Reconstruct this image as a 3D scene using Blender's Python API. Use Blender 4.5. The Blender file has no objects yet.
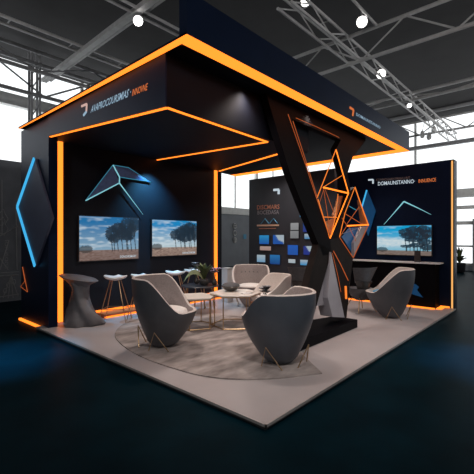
import bpy, math, random
from mathutils import Vector, Matrix

# ------------------------------------------------------------------ camera, world, lights, exposure
sc = bpy.context.scene
COL = sc.collection
TH = math.radians(42.1)
FPX, CAM_Z = 372.0, 1.5
cd = bpy.data.cameras.new('camera')
cd.sensor_width = 36.0
cd.lens = 36.0 * FPX / 474.0
cd.clip_start = 0.05
cd.clip_end = 200
cam = bpy.data.objects.new('camera', cd)
COL.objects.link(cam)
cam.location = (0, 0, CAM_Z)
cam.rotation_euler = (math.radians(90), 0, TH - math.radians(90))
sc.camera = cam

sc.view_settings.view_transform = 'Standard'
sc.view_settings.look = 'None'
sc.view_settings.gamma = 1.0
sc.view_settings.use_curve_mapping = False
sc.view_settings.exposure = 0.0

w = bpy.data.worlds.new('overcast_daylight')
sc.world = w
w.use_nodes = True
w.node_tree.nodes['Background'].inputs[0].default_value = (0.93, 0.95, 0.96, 1)
w.node_tree.nodes['Background'].inputs[1].default_value = 1.6


def lamp(name, kind, loc, target, power, col, size=0.1, angle=60, blend=0.6):
    ld = bpy.data.lights.new(name, kind)
    ld.energy = power
    ld.color = col
    if kind == 'SPOT':
        ld.spot_size = math.radians(angle)
        ld.spot_blend = blend
        ld.shadow_soft_size = size
    elif kind == 'AREA':
        ld.shape = 'DISK'
        ld.size = size
    else:
        ld.shadow_soft_size = size
    o = bpy.data.objects.new(name, ld)
    COL.objects.link(o)
    o.location = loc
    d = Vector(target) - Vector(loc)
    o.rotation_euler = d.to_track_quat('-Z', 'Y').to_euler()
    return o


WARM = (1.0, 0.86, 0.78)
# unseen spots added under the canopy to light the lounge
for lx, ly, pw in ((3.6, 3.06, 80), (5.0, 3.06, 70), (7.2, 3.4, 90), (7.4, 5.4, 70), (7.0, 4.9, 45), (3.7, 4.9, 110), (5.2, 4.6, 80)):
    zz = 3.38 if (ly < 3.14 or lx > 6.5) else 2.80
    lamp('added_canopy_fill', 'SPOT', (lx, ly, zz), (lx, ly, 0), pw, WARM, 0.12, 125, 0.9)
# unseen floods added in front of the stand to brighten the platform
lamp('added_front_flood', 'SPOT', (1.4, 0.2, 5.6), (3.6, 2.6, 0), 400, (1.0, 0.90, 0.85), 0.25, 48, 0.9)
lamp('added_front_flood', 'SPOT', (5.8, -0.8, 5.6), (5.7, 2.4, 0), 400, (1.0, 0.90, 0.85), 0.25, 44, 0.9)
# blue wall spot, then unseen spots added for blue pools on the floor
lamp('blue_spot', 'SPOT', (4.42, 6.12, 3.0), (4.5, 6.5, 1.7), 330, (0.13, 0.56, 0.95), 0.02, 95, 1.0)
lamp('added_blue_floor_light', 'SPOT', (0.6, 4.9, 5.6), (1.45, 5.2, 0), 2800, (0.02, 0.55, 1.0), 0.2, 20, 1.0)
lamp('added_blue_floor_light', 'SPOT', (5.0, -1.6, 5.6), (5.3, 0.65, 0), 2800, (0.02, 0.55, 1.0), 0.2, 19, 1.0)

# unseen area lights added behind the viewer to lift the dark hall
for hx, hy in ((-3.5, 1.0), (2.0, -4.5), (9.0, -5.0), (15.5, -2.0)):
    lamp('added_hall_fill', 'AREA', (hx, hy, 5.0), (hx + 5, hy + 6, 6.6), 110, (1.0, 0.97, 0.95), 1.2)

# ------------------------------------------------------------------ geometry helpers
FW = Vector((math.cos(TH), math.sin(TH), 0))
RT = Vector((math.sin(TH), -math.cos(TH), 0))


def ray(px, py):
    return FW + RT * ((px - 237.0) / FPX) + Vector((0, 0, (237.0 - py) / FPX))


def onp(px, py, p, n):
    """point of the surface through p with normal n seen at a measured spot"""
    r, o = ray(px, py), Vector((0, 0, CAM_Z))
    n = Vector(n)
    return o + r * ((Vector(p) - o).dot(n) / r.dot(n))


def onX(px, py, x): return onp(px, py, (x, 0, 0), (1, 0, 0))
def onY(px, py, y): return onp(px, py, (0, y, 0), (0, 1, 0))
def onZ(px, py, z): return onp(px, py, (0, 0, z), (0, 0, 1))


class MB:
    def __init__(s): s.v, s.f, s.m = [], [], []

    def add(s, vs, fs, mi=0):
        b = len(s.v)
        s.v += [tuple(v) for v in vs]
        s.f += [tuple(i + b for i in f) for f in fs]
        s.m += [mi] * len(fs)
        return s

    def box(s, x0, x1, y0, y1, z0, z1, mi=0):
        vs = [(x, y, z) for z in (z0, z1) for x, y in ((x0, y0), (x1, y0), (x1, y1), (x0, y1))]
        return s.add(vs, [(3, 2, 1, 0), (4, 5, 6, 7), (0, 1, 5, 4), (1, 2, 6, 5), (2, 3, 7, 6), (3, 0, 4, 7)], mi)

    def prism(s, pts, off, mi=0):
        off = Vector(off)
        n = len(pts)
        vs = [Vector(p) for p in pts] + [Vector(p) + off for p in pts]
        fs = [tuple(range(n)), tuple(range(2 * n - 1, n - 1, -1))]
        fs += [(i, i + n, (i + 1) % n + n, (i + 1) % n) for i in range(n)]
        return s.add(vs, fs, mi)

    def tube(s, pts, r, n=6, mi=0, closed=False, r1=None):
        pts = [Vector(p) for p in pts]
        k = len(pts)
        rings = []
        for i, p in enumerate(pts):
            a = pts[i - 1] if (i > 0 or closed) else p
            b = pts[(i + 1) % k] if (i < k - 1 or closed) else p
            d = (b - a).normalized()
            up = Vector((0, 0, 1)) if abs(d.z) < 0.9 else Vector((1, 0, 0))
            u = d.cross(up).normalized()
            v = u.cross(d)
            rr = r if r1 is None else r + (r1 - r) * i / (k - 1)
            rings.append([p + (u * math.cos(2 * math.pi * j / n) + v * math.sin(2 * math.pi * j / n)) * rr for j in range(n)])
        vs = [q for rg in rings for q in rg]
        fs = []
        for i in range(k if closed else k - 1):
            a, b = i * n, ((i + 1) % k) * n
            fs += [(a + j, a + (j + 1) % n, b + (j + 1) % n, b + j) for j in range(n)]
        if not closed:
            fs += [tuple(range(n - 1, -1, -1)), tuple(range((k - 1) * n, k * n))]
        return s.add(vs, fs, mi)

    def bar(s, a, b, wdt, hgt, up=(0, 0, 1), mi=0):
        a, b = Vector(a), Vector(b)
        d = (b - a).normalized()
        u = d.cross(Vector(up)).normalized() * wdt / 2
        v = u.cross(d).normalized() * hgt / 2
        return s.prism([a - u - v, a + u - v, a + u + v, a - u + v], b - a, mi)

    def loft(s, rings, cap0=True, cap1=True, mi=0, closed=True):
        n = len(rings[0])
        vs = [q for rg in rings for q in rg]
        fs = []
        for i in range(len(rings) - 1):
            a, b = i * n, (i + 1) * n
            fs += [(a + j, a + (j + 1) % n, b + (j + 1) % n, b + j) for j in range(n if closed else n - 1)]
        if cap0: fs.append(tuple(range(n - 1, -1, -1)))
        if cap1: fs.append(tuple(range((len(rings) - 1) * n, len(rings) * n)))
        return s.add(vs, fs, mi)

    def lathe(s, c, prof, n=24, mi=0, sx=1, sy=1):
        c = Vector(c)
        return s.loft([[c + Vector((r * math.cos(2 * math.pi * j / n) * sx, r * math.sin(2 * math.pi * j / n) * sy, z)) for j in range(n)] for r, z in prof], mi=mi)

    def build(s, name, mats, parent=None, smooth=False, bevel=0, loc=None):
        me = bpy.data.meshes.new(name)
        me.from_pydata(s.v, [], s.f)
        if not isinstance(mats, (list, tuple)): mats = [mats]
        for m in mats: me.materials.append(m)
        me.polygons.foreach_set('material_index', s.m)
        if smooth: me.polygons.foreach_set('use_smooth', [True] * len(me.polygons))
        me.update()
        o = bpy.data.objects.new(name, me)
        COL.objects.link(o)
        if smooth:
            try: me.set_sharp_from_angle(angle=math.radians(50))
            except Exception: pass
        if parent: o.parent = parent
        if loc is not None: o.location = loc
        if bevel:
            md = o.modifiers.new('bevel', 'BEVEL')
            md.width = bevel
            md.segments = 2
            md.limit_method = 'ANGLE'
        return o


def tag(o, label=None, cat=None, group=None, kind=None):
    if label: o['label'] = label
    if cat: o['category'] = cat
    if group: o['group'] = group
    if kind: o['kind'] = kind
    return o


def thing(name, label, cat, loc=(0, 0, 0), rz=0, group=None):
    o = bpy.data.objects.new(name, None)
    o.empty_display_size = 0.1
    COL.objects.link(o)
    o.location = loc
    o.rotation_euler = (0, 0, rz)
    return tag(o, label, cat, group)


def dup(root, loc, rz, label, group=None):
    r = root.copy()
    COL.objects.link(r)
    r.location = loc
    r.rotation_euler = (0, 0, rz)
    r['label'] = label
    if group: r['group'] = group
    for ch in list(root.children):
        c = ch.copy()
        COL.objects.link(c)
        c.parent = r
        for g in list(ch.children):
            d = g.copy()
            COL.objects.link(d)
            d.parent = c
    return r


# ------------------------------------------------------------------ materials
def mat(name, col, rough=0.5, metal=0.0, noise=0.0, scale=20, bump=0.0, spec=0.5, emit=None, es=0, stretch=None, tint=None):
    m = bpy.data.materials.new(name)
    m.use_nodes = True
    nt = m.node_tree
    b = nt.nodes['Principled BSDF']
    b.inputs['Base Color'].default_value = (*col, 1)
    b.inputs['Roughness'].default_value = rough
    b.inputs['Metallic'].default_value = metal
    b.inputs['Specular IOR Level'].default_value = spec
    if tint: b.inputs['Specular Tint'].default_value = (*tint, 1)
    if emit:
        b.inputs['Emission Color'].default_value = (*emit, 1)
        b.inputs['Emission Strength'].default_value = es
    if noise or bump:
        tc = nt.nodes.new('ShaderNodeTexCoord')
        mp = nt.nodes.new('ShaderNodeMapping')
        if stretch: mp.inputs['Scale'].default_value = stretch
        nz = nt.nodes.new('ShaderNodeTexNoise')
        nz.inputs['Scale'].default_value = scale
        nz.inputs['Detail'].default_value = 5
        nt.links.new(tc.outputs['Object'], mp.inputs['Vector'])
        nt.links.new(mp.outputs[0], nz.inputs['Vector'])
        if noise:
            rp = nt.nodes.new('ShaderNodeValToRGB')
            rp.color_ramp.elements[0].position = 0.3
            rp.color_ramp.elements[1].position = 0.7
            rp.color_ramp.elements[0].color = (*[c * (1 - noise) for c in col], 1)
            rp.color_ramp.elements[1].color = (*[min(1, c * (1 + noise)) for c in col], 1)
            nt.links.new(nz.outputs['Fac'], rp.inputs[0])
            nt.links.new(rp.outputs[0], b.inputs['Base Color'])
        if bump:
            bp = nt.nodes.new('ShaderNodeBump')
            bp.inputs['Strength'].default_value = bump
            bp.inputs['Distance'].default_value = 0.01
            nt.links.new(nz.outputs['Fac'], bp.inputs['Height'])
            nt.links.new(bp.outputs[0], b.inputs['Normal'])
    return m


def emis(name, col, st):
    m = bpy.data.materials.new(name)
    m.use_nodes = True
    nt = m.node_tree
    nt.nodes.clear()
    e = nt.nodes.new('ShaderNodeEmission')
    e.inputs[0].default_value = (*col, 1)
    e.inputs[1].default_value = st
    o = nt.nodes.new('ShaderNodeOutputMaterial')
    nt.links.new(e.outputs[0], o.inputs[0])
    return m


def paint(name, rough=0.5, emit=0.0):
    """colours come from the picture's own colour attribute (screens, prints)"""
    m = bpy.data.materials.new(name)
    m.use_nodes = True
    nt = m.node_tree
    b = nt.nodes['Principled BSDF']
    a = nt.nodes.new('ShaderNodeVertexColor')
    a.layer_name = 'Col'
    b.inputs['Roughness'].default_value = rough
    if emit:
        b.inputs['Base Color'].default_value = (0.01, 0.01, 0.01, 1)
        nt.links.new(a.outputs[0], b.inputs['Emission Color'])
        b.inputs['Emission Strength'].default_value = emit
    else:
        nt.links.new(a.outputs[0], b.inputs['Base Color'])
    return m


def glass_mat(name, tint=(0.95, 0.97, 0.98), gl=0.12):
    m = bpy.data.materials.new(name)
    m.use_nodes = True
    nt = m.node_tree
    nt.nodes.clear()
    t = nt.nodes.new('ShaderNodeBsdfTransparent')
    t.inputs[0].default_value = (*tint, 1)
    g = nt.nodes.new('ShaderNodeBsdfGlossy')
    g.inputs['Roughness'].default_value = 0.05
    mx = nt.nodes.new('ShaderNodeMixShader')
    fr = nt.nodes.new('ShaderNodeFresnel')
    fr.inputs[0].default_value = 1.2 + gl
    o = nt.nodes.new('ShaderNodeOutputMaterial')
    nt.links.new(fr.outputs[0], mx.inputs[0])
    nt.links.new(t.outputs[0], mx.inputs[1])
    nt.links.new(g.outputs[0], mx.inputs[2])
    nt.links.new(mx.outputs[0], o.inputs[0])
    return m


M = dict(
    navy=mat('navy_laminate', (0.006, 0.012, 0.032), 0.45, noise=0.12, scale=3, spec=0.22, tint=(0.35, 0.5, 1.0)),
    navy2=mat('slate_blue_laminate', (0.075, 0.09, 0.15), 0.5, noise=0.1, scale=4),
    swall=mat('screen_wall_laminate', (0.009, 0.011, 0.017), 0.5, noise=0.12, scale=3, spec=0.25),
    black=mat('black_laminate', (0.0035, 0.0035, 0.005), 0.6, noise=0.15, scale=5, spec=0.06),
    soffit=mat('soffit_black', (0.004, 0.0055, 0.011), 0.6, noise=0.12, scale=4, spec=0.12),
    poster=mat('charcoal_board', (0.034, 0.040, 0.052), 0.55, noise=0.1, scale=3),
    hallfloor=mat('hall_floor', (0.0012, 0.013, 0.020), 0.5, noise=0.25, scale=2.5, bump=0.03, spec=0.02),
    plat=mat('platform_vinyl', (0.47, 0.43, 0.43), 0.42, noise=0.05, scale=2),
    plated=mat('platform_edge', (0.05, 0.05, 0.055), 0.4, noise=0.1, scale=9),
    lip=mat('platform_lip', (0.55, 0.52, 0.50), 0.3, metal=0.3, noise=0.05, scale=9),
    rug=mat('rug_pile', (0.34, 0.30, 0.285), 0.95, noise=0.45, scale=2.6, bump=0.5, spec=0.1, stretch=(1, 2.2, 1)),
    ceil=mat('hall_ceiling', (0.028, 0.026, 0.028), 0.8, noise=0.15, scale=2),
    hallwall=mat('hall_wall_grey', (0.26, 0.28, 0.31), 0.7, noise=0.08, scale=2),
    darkwall=mat('hall_wall_dark', (0.05, 0.05, 0.055), 0.8, noise=0.1, scale=2),
    frame=mat('window_frame_grey', (0.8, 0.8, 0.78), 0.6, noise=0.08, scale=6),
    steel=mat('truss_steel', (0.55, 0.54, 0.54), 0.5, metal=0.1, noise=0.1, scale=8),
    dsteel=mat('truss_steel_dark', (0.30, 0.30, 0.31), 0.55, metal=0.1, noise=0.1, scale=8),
    part=mat('neighbour_partition', (0.20, 0.21, 0.235), 0.7, noise=0.15, scale=3),
    chalk=mat('chalk_line', (0.36, 0.36, 0.37), 0.8, noise=0.1, scale=30),
    orange=emis('orange_led', (1.0, 0.21, 0.02), 2.1),
    orange_s=emis('orange_led_soft', (1.0, 0.24, 0.035), 1.0),
    amber=emis('amber_led', (1.0, 0.48, 0.14), 1.0),
    copper=emis('copper_led', (1.0, 0.22, 0.06), 0.42),
    cyan=emis('cyan_led', (0.06, 0.46, 0.85), 1.0),
    cyanw=emis('pale_cyan_led', (0.30, 0.75, 0.85), 0.75),
    cyand=emis('dim_cyan_led', (0.06, 0.35, 0.5), 0.6),
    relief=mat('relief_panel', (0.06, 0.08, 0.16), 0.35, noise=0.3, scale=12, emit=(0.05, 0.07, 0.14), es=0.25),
    shell=mat('chair_shell', (0.075, 0.08, 0.092), 0.48, noise=0.1, scale=7),
    shellb=mat('chair_shell_blue_grey', (0.085, 0.102, 0.128), 0.42, noise=0.1, scale=5),
    lining=mat('chair_lining', (0.34, 0.295, 0.285), 0.9, noise=0.12, scale=50, bump=0.25, spec=0.2),
    cream=mat('cream_fabric', (0.72, 0.66, 0.62), 0.9, noise=0.08, scale=60, bump=0.2, spec=0.2),
    cushion=mat('white_cushion', (0.88, 0.85, 0.82), 0.9, noise=0.06, scale=60, bump=0.2, spec=0.2),
    gold=mat('brass_wire', (0.55, 0.38, 0.22), 0.35, metal=0.85, noise=0.1, scale=20),
    tabletop=mat('cream_stone', (0.80, 0.74, 0.67), 0.3, noise=0.08, scale=8),
    wood=mat('copper_wood', (0.36, 0.15, 0.07), 0.35, noise=0.25, scale=10, stretch=(1, 8, 1)),
    dark=mat('dark_plastic', (0.02, 0.021, 0.025), 0.4, noise=0.15, scale=10),
    dgrey=mat('dark_grey_felt', (0.085, 0.086, 0.094), 0.7, noise=0.15, scale=25),
    white=mat('white_plastic', (0.80, 0.76, 0.74), 0.35, noise=0.04, scale=10),
    twist=mat('grey_draped_resin', (0.15, 0.145, 0.155), 0.5, noise=0.2, scale=6, bump=0.2),
    leaf=mat('green_leaf', (0.075, 0.10, 0.035), 0.5, noise=0.4, scale=14),
    leafl=mat('pale_leaf', (0.25, 0.27, 0.13), 0.5, noise=0.3, scale=14),
    petal=mat('grey_mauve_petal', (0.42, 0.32, 0.46), 0.7, noise=0.3, scale=20),
    petalg=mat('grey_petal', (0.24, 0.25, 0.27), 0.7, noise=0.3, scale=20),
    ceramic=mat('dark_ceramic', (0.05, 0.047, 0.045), 0.25, noise=0.3, scale=8),
    iconw=mat('white_print', (0.8, 0.8, 0.8), 0.6, noise=0.03, scale=10),
    silver=mat('silver_edge', (0.88, 0.90, 0.92), 0.4, metal=0.0, noise=0.05, scale=10),
    greyleg=mat('grey_lacquer', (0.30, 0.29, 0.32), 0.35, noise=0.08, scale=4),
    brown=mat('brown_black_lacquer', (0.010, 0.006, 0.005), 0.55, spec=0.1, noise=0.25, scale=6),
    bronze=mat('bronze_panel', (0.45, 0.20, 0.09), 0.4, metal=0.4, noise=0.2, scale=8),
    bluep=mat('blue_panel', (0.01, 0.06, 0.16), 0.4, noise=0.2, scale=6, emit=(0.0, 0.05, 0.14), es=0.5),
    txt_w=emis('white_lettering', (0.62, 0.72, 0.80), 0.8),
    pinkw=emis('pale_pink_lettering', (0.75, 0.50, 0.45), 0.8),
    txt_b=emis('ice_blue_lettering', (0.36, 0.52, 0.66), 0.8),
    txt_o=emis('orange_lettering', (0.85, 0.22, 0.07), 0.75),
    txt_g=mat('grey_lettering', (0.30, 0.30, 0.33), 0.6, noise=0.05, scale=30),
    txt_or=mat('salmon_lettering', (0.60, 0.26, 0.16), 0.6, noise=0.05, scale=30),
    bar_o=mat('sand_bar', (0.75, 0.50, 0.35), 0.6, noise=0.05, scale=30),
    tri_b=mat('blue_outline', (0.10, 0.38, 0.62), 0.6, noise=0.05, scale=30),
    lampw=emis('lamp_lens', (1.0, 0.97, 0.93), 6.0),
    screen=paint('screen_picture', 0.3, 0.95),
    printglow=paint('glowing_print', 0.45, 0.7),  # prints given a glow of their own so the posters look vivid
    glass=glass_mat('window_glass'),
    paper=mat('white_pedestal', (0.60, 0.60, 0.58), 0.5, noise=0.05, scale=5),
)


def struct(name, mb, m, **k):
    o = mb.build(name, m, **k)
    o['kind'] = 'structure'
    return o


def text_mesh(s, p00, p10, p01, m, name, parent, depth=0.006, shear=0.0):
    """lettering fitted to the parallelogram p00 (lower left), p10 (lower right), p01 (upper left)"""
    cu = bpy.data.curves.new(name, 'FONT')
    cu.body = s
    cu.resolution_u = 2
    cu.offset = 0.012
    t = bpy.data.objects.new(name, cu)
    COL.objects.link(t)
    dg = bpy.context.evaluated_depsgraph_get()
    me = bpy.data.meshes.new_from_object(t.evaluated_get(dg))
    bpy.data.objects.remove(t)
    xs = [v.co.x for v in me.vertices]
    ys = [v.co.y for v in me.vertices]
    x0, x1, y0, y1 = min(xs), max(xs), min(ys), max(ys)
    p00, p10, p01 = Vector(p00), Vector(p10), Vector(p01)
    for v in me.vertices:
        a, b = (v.co.x - x0) / (x1 - x0), (v.co.y - y0) / (y1 - y0)
        v.co = p00 + (p10 - p00) * (a + shear * b) + (p01 - p00) * b
    me.materials.clear()
    me.materials.append(m)
    o = bpy.data.objects.new(name, me)
    COL.objects.link(o)
    if parent: o.parent = parent
    return o


def picture(name, p00, p10, p01, fn, nx, ny, m, parent):
    """flat printed or lit picture; fn(u, v) gives its linear colour"""
    p00, p10, p01 = Vector(p00), Vector(p10), Vector(p01)
    vs = [p00 + (p10 - p00) * (i / nx) + (p01 - p00) * (j / ny) for j in range(ny + 1) for i in range(nx + 1)]
    fs = [(j * (nx + 1) + i, j * (nx + 1) + i + 1, (j + 1) * (nx + 1) + i + 1, (j + 1) * (nx + 1) + i) for j in range(ny) for i in range(nx)]
    me = bpy.data.meshes.new(name)
    me.from_pydata([tuple(v) for v in vs], [], fs)
    at = me.color_attributes.new('Col', 'FLOAT_COLOR', 'POINT')
    dat = []
    for j in range(ny + 1):
        for i in range(nx + 1):
            c = fn(i / nx, j / ny)
            dat += [c[0], c[1], c[2], 1.0]
    at.data.foreach_set('color', dat)
    me.materials.append(m)
    o = bpy.data.objects.new(name, me)
    COL.objects.link(o)
    o.parent = parent
    return o


# ------------------------------------------------------------------ hall: the setting
HX0, HX1, HY0, HY1, HZ = -7.0, 19.2, -9.0, 13.0, 7.0
struct('floor', MB().box(HX0, HX1, HY0, HY1, -0.1, 0), M['hallfloor'])
cm = MB().box(HX0, HX1, HY0, HY1, HZ, HZ + 0.1)
struct('ceiling', cm, M['ceil'])
struct('wall_left', MB().box(HX0 - 0.2, HX0, HY0 - 0.2, HY1 + 0.2, 0, HZ), M['darkwall'])
struct('wall_front', MB().box(HX0, HX1, HY0 - 0.2, HY0, 0, HZ), M['darkwall'])
struct('wall_back', MB().box(HX0, HX1 + 0.2, HY1, HY1 + 0.2, 0, 2.66), M['hallwall'])
struct('wall_right', MB().box(HX1, HX1 + 0.2, HY0 - 0.2, HY1, 0, 0.25), M['hallwall'])
# window sills and rails
struct('trim_1', MB().box(HX0, HX1 - 0.02, HY1 - 0.12, HY1 + 0.2, 2.66, 3.0), M['frame'])
struct('trim_2', MB().box(HX0, HX1 - 0.02, HY1 - 0.1, HY1 + 0.15, 5.6, 5.95), M['frame'])
struct('trim_3', MB().box(HX1 - 0.1, HX1 + 0.15, HY0, HY1, 3.28, 3.66), M['frame'])
struct('trim_4', MB().box(HX1 - 0.1, HX1 + 0.1, HY0, HY1, 5.72, 5.88), M['dsteel'])
k = 1
for i in range(8):                                   # glazed bays of the back wall
    x0 = HX0 + i * 3.275
    x1 = x0 + 3.275
    f = MB()
    f.box(x0, x0 + 0.16, HY1 - 0.04, HY1 + 0.12, 3.0, 5.6)
    f.box(x0, x0 + 0.10, HY1, HY1 + 0.10, 5.95, HZ)
    f.box(x0 + 1.6, x0 + 1.66, HY1, HY1 + 0.08, 3.0, 5.6)
    fo = struct('window_%d' % k, f, M['frame'])
    MB().add([(x0 + .16, HY1 + .05, 3.0), (x1, HY1 + .05, 3.0), (x1, HY1 + .05, HZ), (x0 + .16, HY1 + .05, HZ)], [(0, 1, 2, 3)]).build('pane', M['glass'], fo)
    k += 1
for i in range(6):                                   # glazed bays of the right wall
    y0 = HY0 + i * 3.66
    y1 = y0 + 3.66
    f = MB()
    f.box(HX1 - 0.02, HX1 + 0.1, y0, y0 + 0.09, 3.66, HZ)
    f.box(HX1 - 0.02, HX1 + 0.1, y0, y0 + 0.14, 0.25, 3.28)
    for zz in (0.25, 1.05, 2.05, 2.75):
        f.box(HX1 - 0.01, HX1 + 0.07, y0, y1, zz, zz + (0.16 if zz > 2 else 0.08))
    for q in (1.2, 2.4):
        f.box(HX1, HX1 + 0.06, y0 + q, y0 + q + 0.06, 0.25, 2.75)
    fo = struct('window_%d' % k, f, M['frame'])
    MB().add([(HX1 + .05, y0 + .09, 0.25), (HX1 + .05, y1, 0.25), (HX1 + .05, y1, HZ), (HX1 + .05, y0 + .09, HZ)], [(0, 1, 2, 3)]).build('pane', M['glass'], fo)
    k += 1
# door in the right wall
dr = MB()
dr.box(HX1 - 0.14, HX1 - 0.03, 2.45, 3.28, 0, 2.3)
d1 = struct('door_1', dr, M['dsteel'])
MB().box(HX1 - 0.20, HX1 - 0.145, 3.16, 3.22, 0.95, 1.15).build('door_handle', M['silver'], d1)

# ------------------------------------------------------------------ roof trusses
def truss(a, b, h, m, label, step=0.8, r=0.045, wide=0.0, name='roof_truss'):
    a, b = Vector(a), Vector(b)
    o = thing(name, label, 'truss', a)
    L = (b - a).length
    d = (b - a) / L
    ln = Vector((-d.y, d.x, 0)) * wide
    dn = Vector((0, 0, -h))
    offs = [Vector(), ln] if wide else [Vector()]
    ch, wb = MB(), MB()
    n = max(2, int(L / step))
    for of in offs:
        ch.tube([of, b - a + of], r, 6)
        if h: ch.tube([of + dn, b - a + of + dn], r, 6)
        if h:
            for i in range(n):
                p = d * (L * i / n)
                q = d * (L * (i + 1) / n)
                if i % 2: wb.tube([p + of, q + dn + of], r * 0.5, 4)
                else: wb.tube([p + dn + of, q + of], r * 0.5, 4)
    if wide:
        for i in range(n + 1):
            p = d * (L * i / n)
            (wb if h else ch).tube([p, p + ln], r * 0.5, 4)
    ch.build('chord', m, o)
    if wb.v: wb.build('web', m, o)
    return o


truss((7.9, -4, 6.0), (7.9, 12.8, 6.0), 0.62, M['steel'], 'lattice roof truss crossing just behind the canopy front towards the upper right', 0.9, 0.04)
truss((12.3, -4, 6.0), (12.3, 12.8, 6.0), 0.22, M['steel'], 'shallow pale twin-rod truss running behind the canopy right corner', 1.6, 0.045)
truss((18.5, -6, 6.85), (18.5, 12.8, 6.85), 0.62, M['steel'], 'pale lattice truss along the top of the right-hand windows', 0.9, 0.05)
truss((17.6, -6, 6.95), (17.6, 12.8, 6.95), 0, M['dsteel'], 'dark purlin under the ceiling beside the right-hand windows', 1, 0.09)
truss((5.6, 3.75, 6.0), (18.4, 3.75, 6.0), 0.28, M['steel'], 'long lighting truss carrying the lit spot lamps at the upper right', 0.7, 0.032, 0.30)
truss((0.0, 8.7, 6.05), (7.8, 8.7, 6.05), 0.0, M['steel'], 'pale twin-rod truss crossing the upper left above the canopy', 1.2, 0.035, 0.3)
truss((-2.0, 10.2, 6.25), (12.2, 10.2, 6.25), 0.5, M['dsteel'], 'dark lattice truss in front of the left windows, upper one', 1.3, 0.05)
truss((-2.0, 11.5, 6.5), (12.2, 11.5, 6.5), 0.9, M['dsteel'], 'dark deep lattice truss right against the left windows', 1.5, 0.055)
truss((2.9, 6.35, 6.0), (7.8, 6.35, 6.0), 0.0, M['steel'], 'short twin-rod truss ending over the canopy front corner', 1.2, 0.03, 0.2)
truss((3.75, 3.1, 6.0), (7.85, 3.1, 6.0), 0.0, M['steel'], 'thin grey rod rail just above the front fascia', 1.2, 0.03)
truss((3.75, 3.1, 6.0), (3.75, 1.2, 6.0), 0.0, M['steel'], 'thin grey cross rail meeting the rail above the fascia', 1.2, 0.03)
# square beam with the lamp
bm_ = MB().bar((4.12, 3.0, 6.0), (4.22, 11.3, 6.0), 0.14, 0.10)
bm_.bar((4.30, 3.0, 6.05), (4.40, 11.3, 6.05), 0.05, 0.05)
for i in range(9): bm_.bar((4.14 + .01 * i, 3.3 + i, 6.0), (4.34, 3.3 + i, 6.05), 0.04, 0.04)
tag(bm_.build('lighting_beam', M['steel']), 'broad grey beam running from the top left lamp towards the left windows', 'beam')
# lattice post by the left windows
lp = MB()
for dx, dy in ((0, 0), (0.22, 0), (0, 0.22), (0.22, 0.22)):
    lp.tube([(4.0 + dx, 11.6 + dy, 0), (4.0 + dx, 11.6 + dy, 6.9)], 0.035, 6)
for i in range(16):
    z = 0.4 * i + 0.2
    lp.tube([(4.0, 11.6, z), (4.22, 11.6, z + 0.4)], 0.018, 4)
    lp.tube([(4.0, 11.6, z), (4.0, 11.82, z + 0.4)], 0.018, 4)
tag(lp.build('lattice_post', M['dsteel']), 'dark upright lattice post in front of the left windows', 'post')
# cluster of bulbs hanging at the right truss
hc = thing('hanging_lamp_cluster', 'small cluster of clear hanging lamps under the right window truss', 'lamp', onX(429, 120, 18.3))
pts = [(0, 0, 0.5), (0, 0.15, 0.45), (0, -0.12, 0.55)]
for i, (a, b, l) in enumerate(((0, 0.0, 0.75), (0, 0.28, 0.62), (0, -0.2, 0.5))):
    MB().tube([(0, b * 0.3, 0.4), (0, b, -l + 0.2)], 0.012, 4).build('cord', M['dsteel'], hc)
    MB().lathe((0, b, -l), [(0.02, 0.2), (0.07, 0.15), (0.11, 0.0), (0.08, -0.12), (0.02, -0.16)], 10).build('bulb', M['frame'], hc, smooth=True)


def spot_lamp(loc, tgt, label, power=0, sc_=1.0):
    o = thing('truss_spot_lamp', label, 'lamp', loc)
    d = (Vector(tgt) - Vector(loc)).normalized()
    q = d.to_track_quat('Z', 'Y').to_matrix()
    body = [[Vector(q @ Vector((r * math.cos(a), r * math.sin(a), z))) * sc_ for a in [j * math.pi / 6 for j in range(12)]] for r, z in ((0.05, -0.22), (0.10, -0.18), (0.11, 0.05), (0.13, 0.10))]
    MB().loft(body).build('housing', M['dsteel'], o, smooth=True)
    le = MB().loft([[Vector(q @ Vector((0.115 * math.cos(j * math.pi / 6), 0.115 * math.sin(j * math.pi / 6), z))) * sc_ for j in range(12)] for z in (0.10, 0.112)])
    le.build('lens', M['lampw'], o)
    MB().tube([(0, 0, 0.05), (0, 0, 0.26 * sc_)], 0.02, 5).build('bracket', M['dsteel'], o)
    if power:
        lamp('lamp_light', 'SPOT', Vector(loc) + d * 0.2, tgt, power, (1, .95, .9), 0.1, 80, 0.8)
    return o


spot_lamp((4.22, 6.5, 5.85), (1.5, 2.0, 3), 'lit white spot lamp at the end of the beam at top left', 0, 0.8)
spot_lamp((7.45, 3.25, 5.95), (3.0, 1.0, 3.5), 'lit spot lamp nearest the top edge on the right-hand lighting truss', 0, 0.9)
spot_lamp((10.2, 3.9, 5.95), (4.0, 1.5, 4.0), 'lit spot lamp midway along the right-hand lighting truss', 0, 1.0)
spot_lamp((12.9, 4.0, 5.85), (9.0, 3.0, 3.0), 'small unlit-looking spot lamp farthest along the lighting truss', 0, 0.6)
spot_lamp(onZ(305, 1, 6.4), (3.5, 1.5, 3.0), 'faint spot lamp cut by the top edge above the fascia', 0, 0.8)

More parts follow.
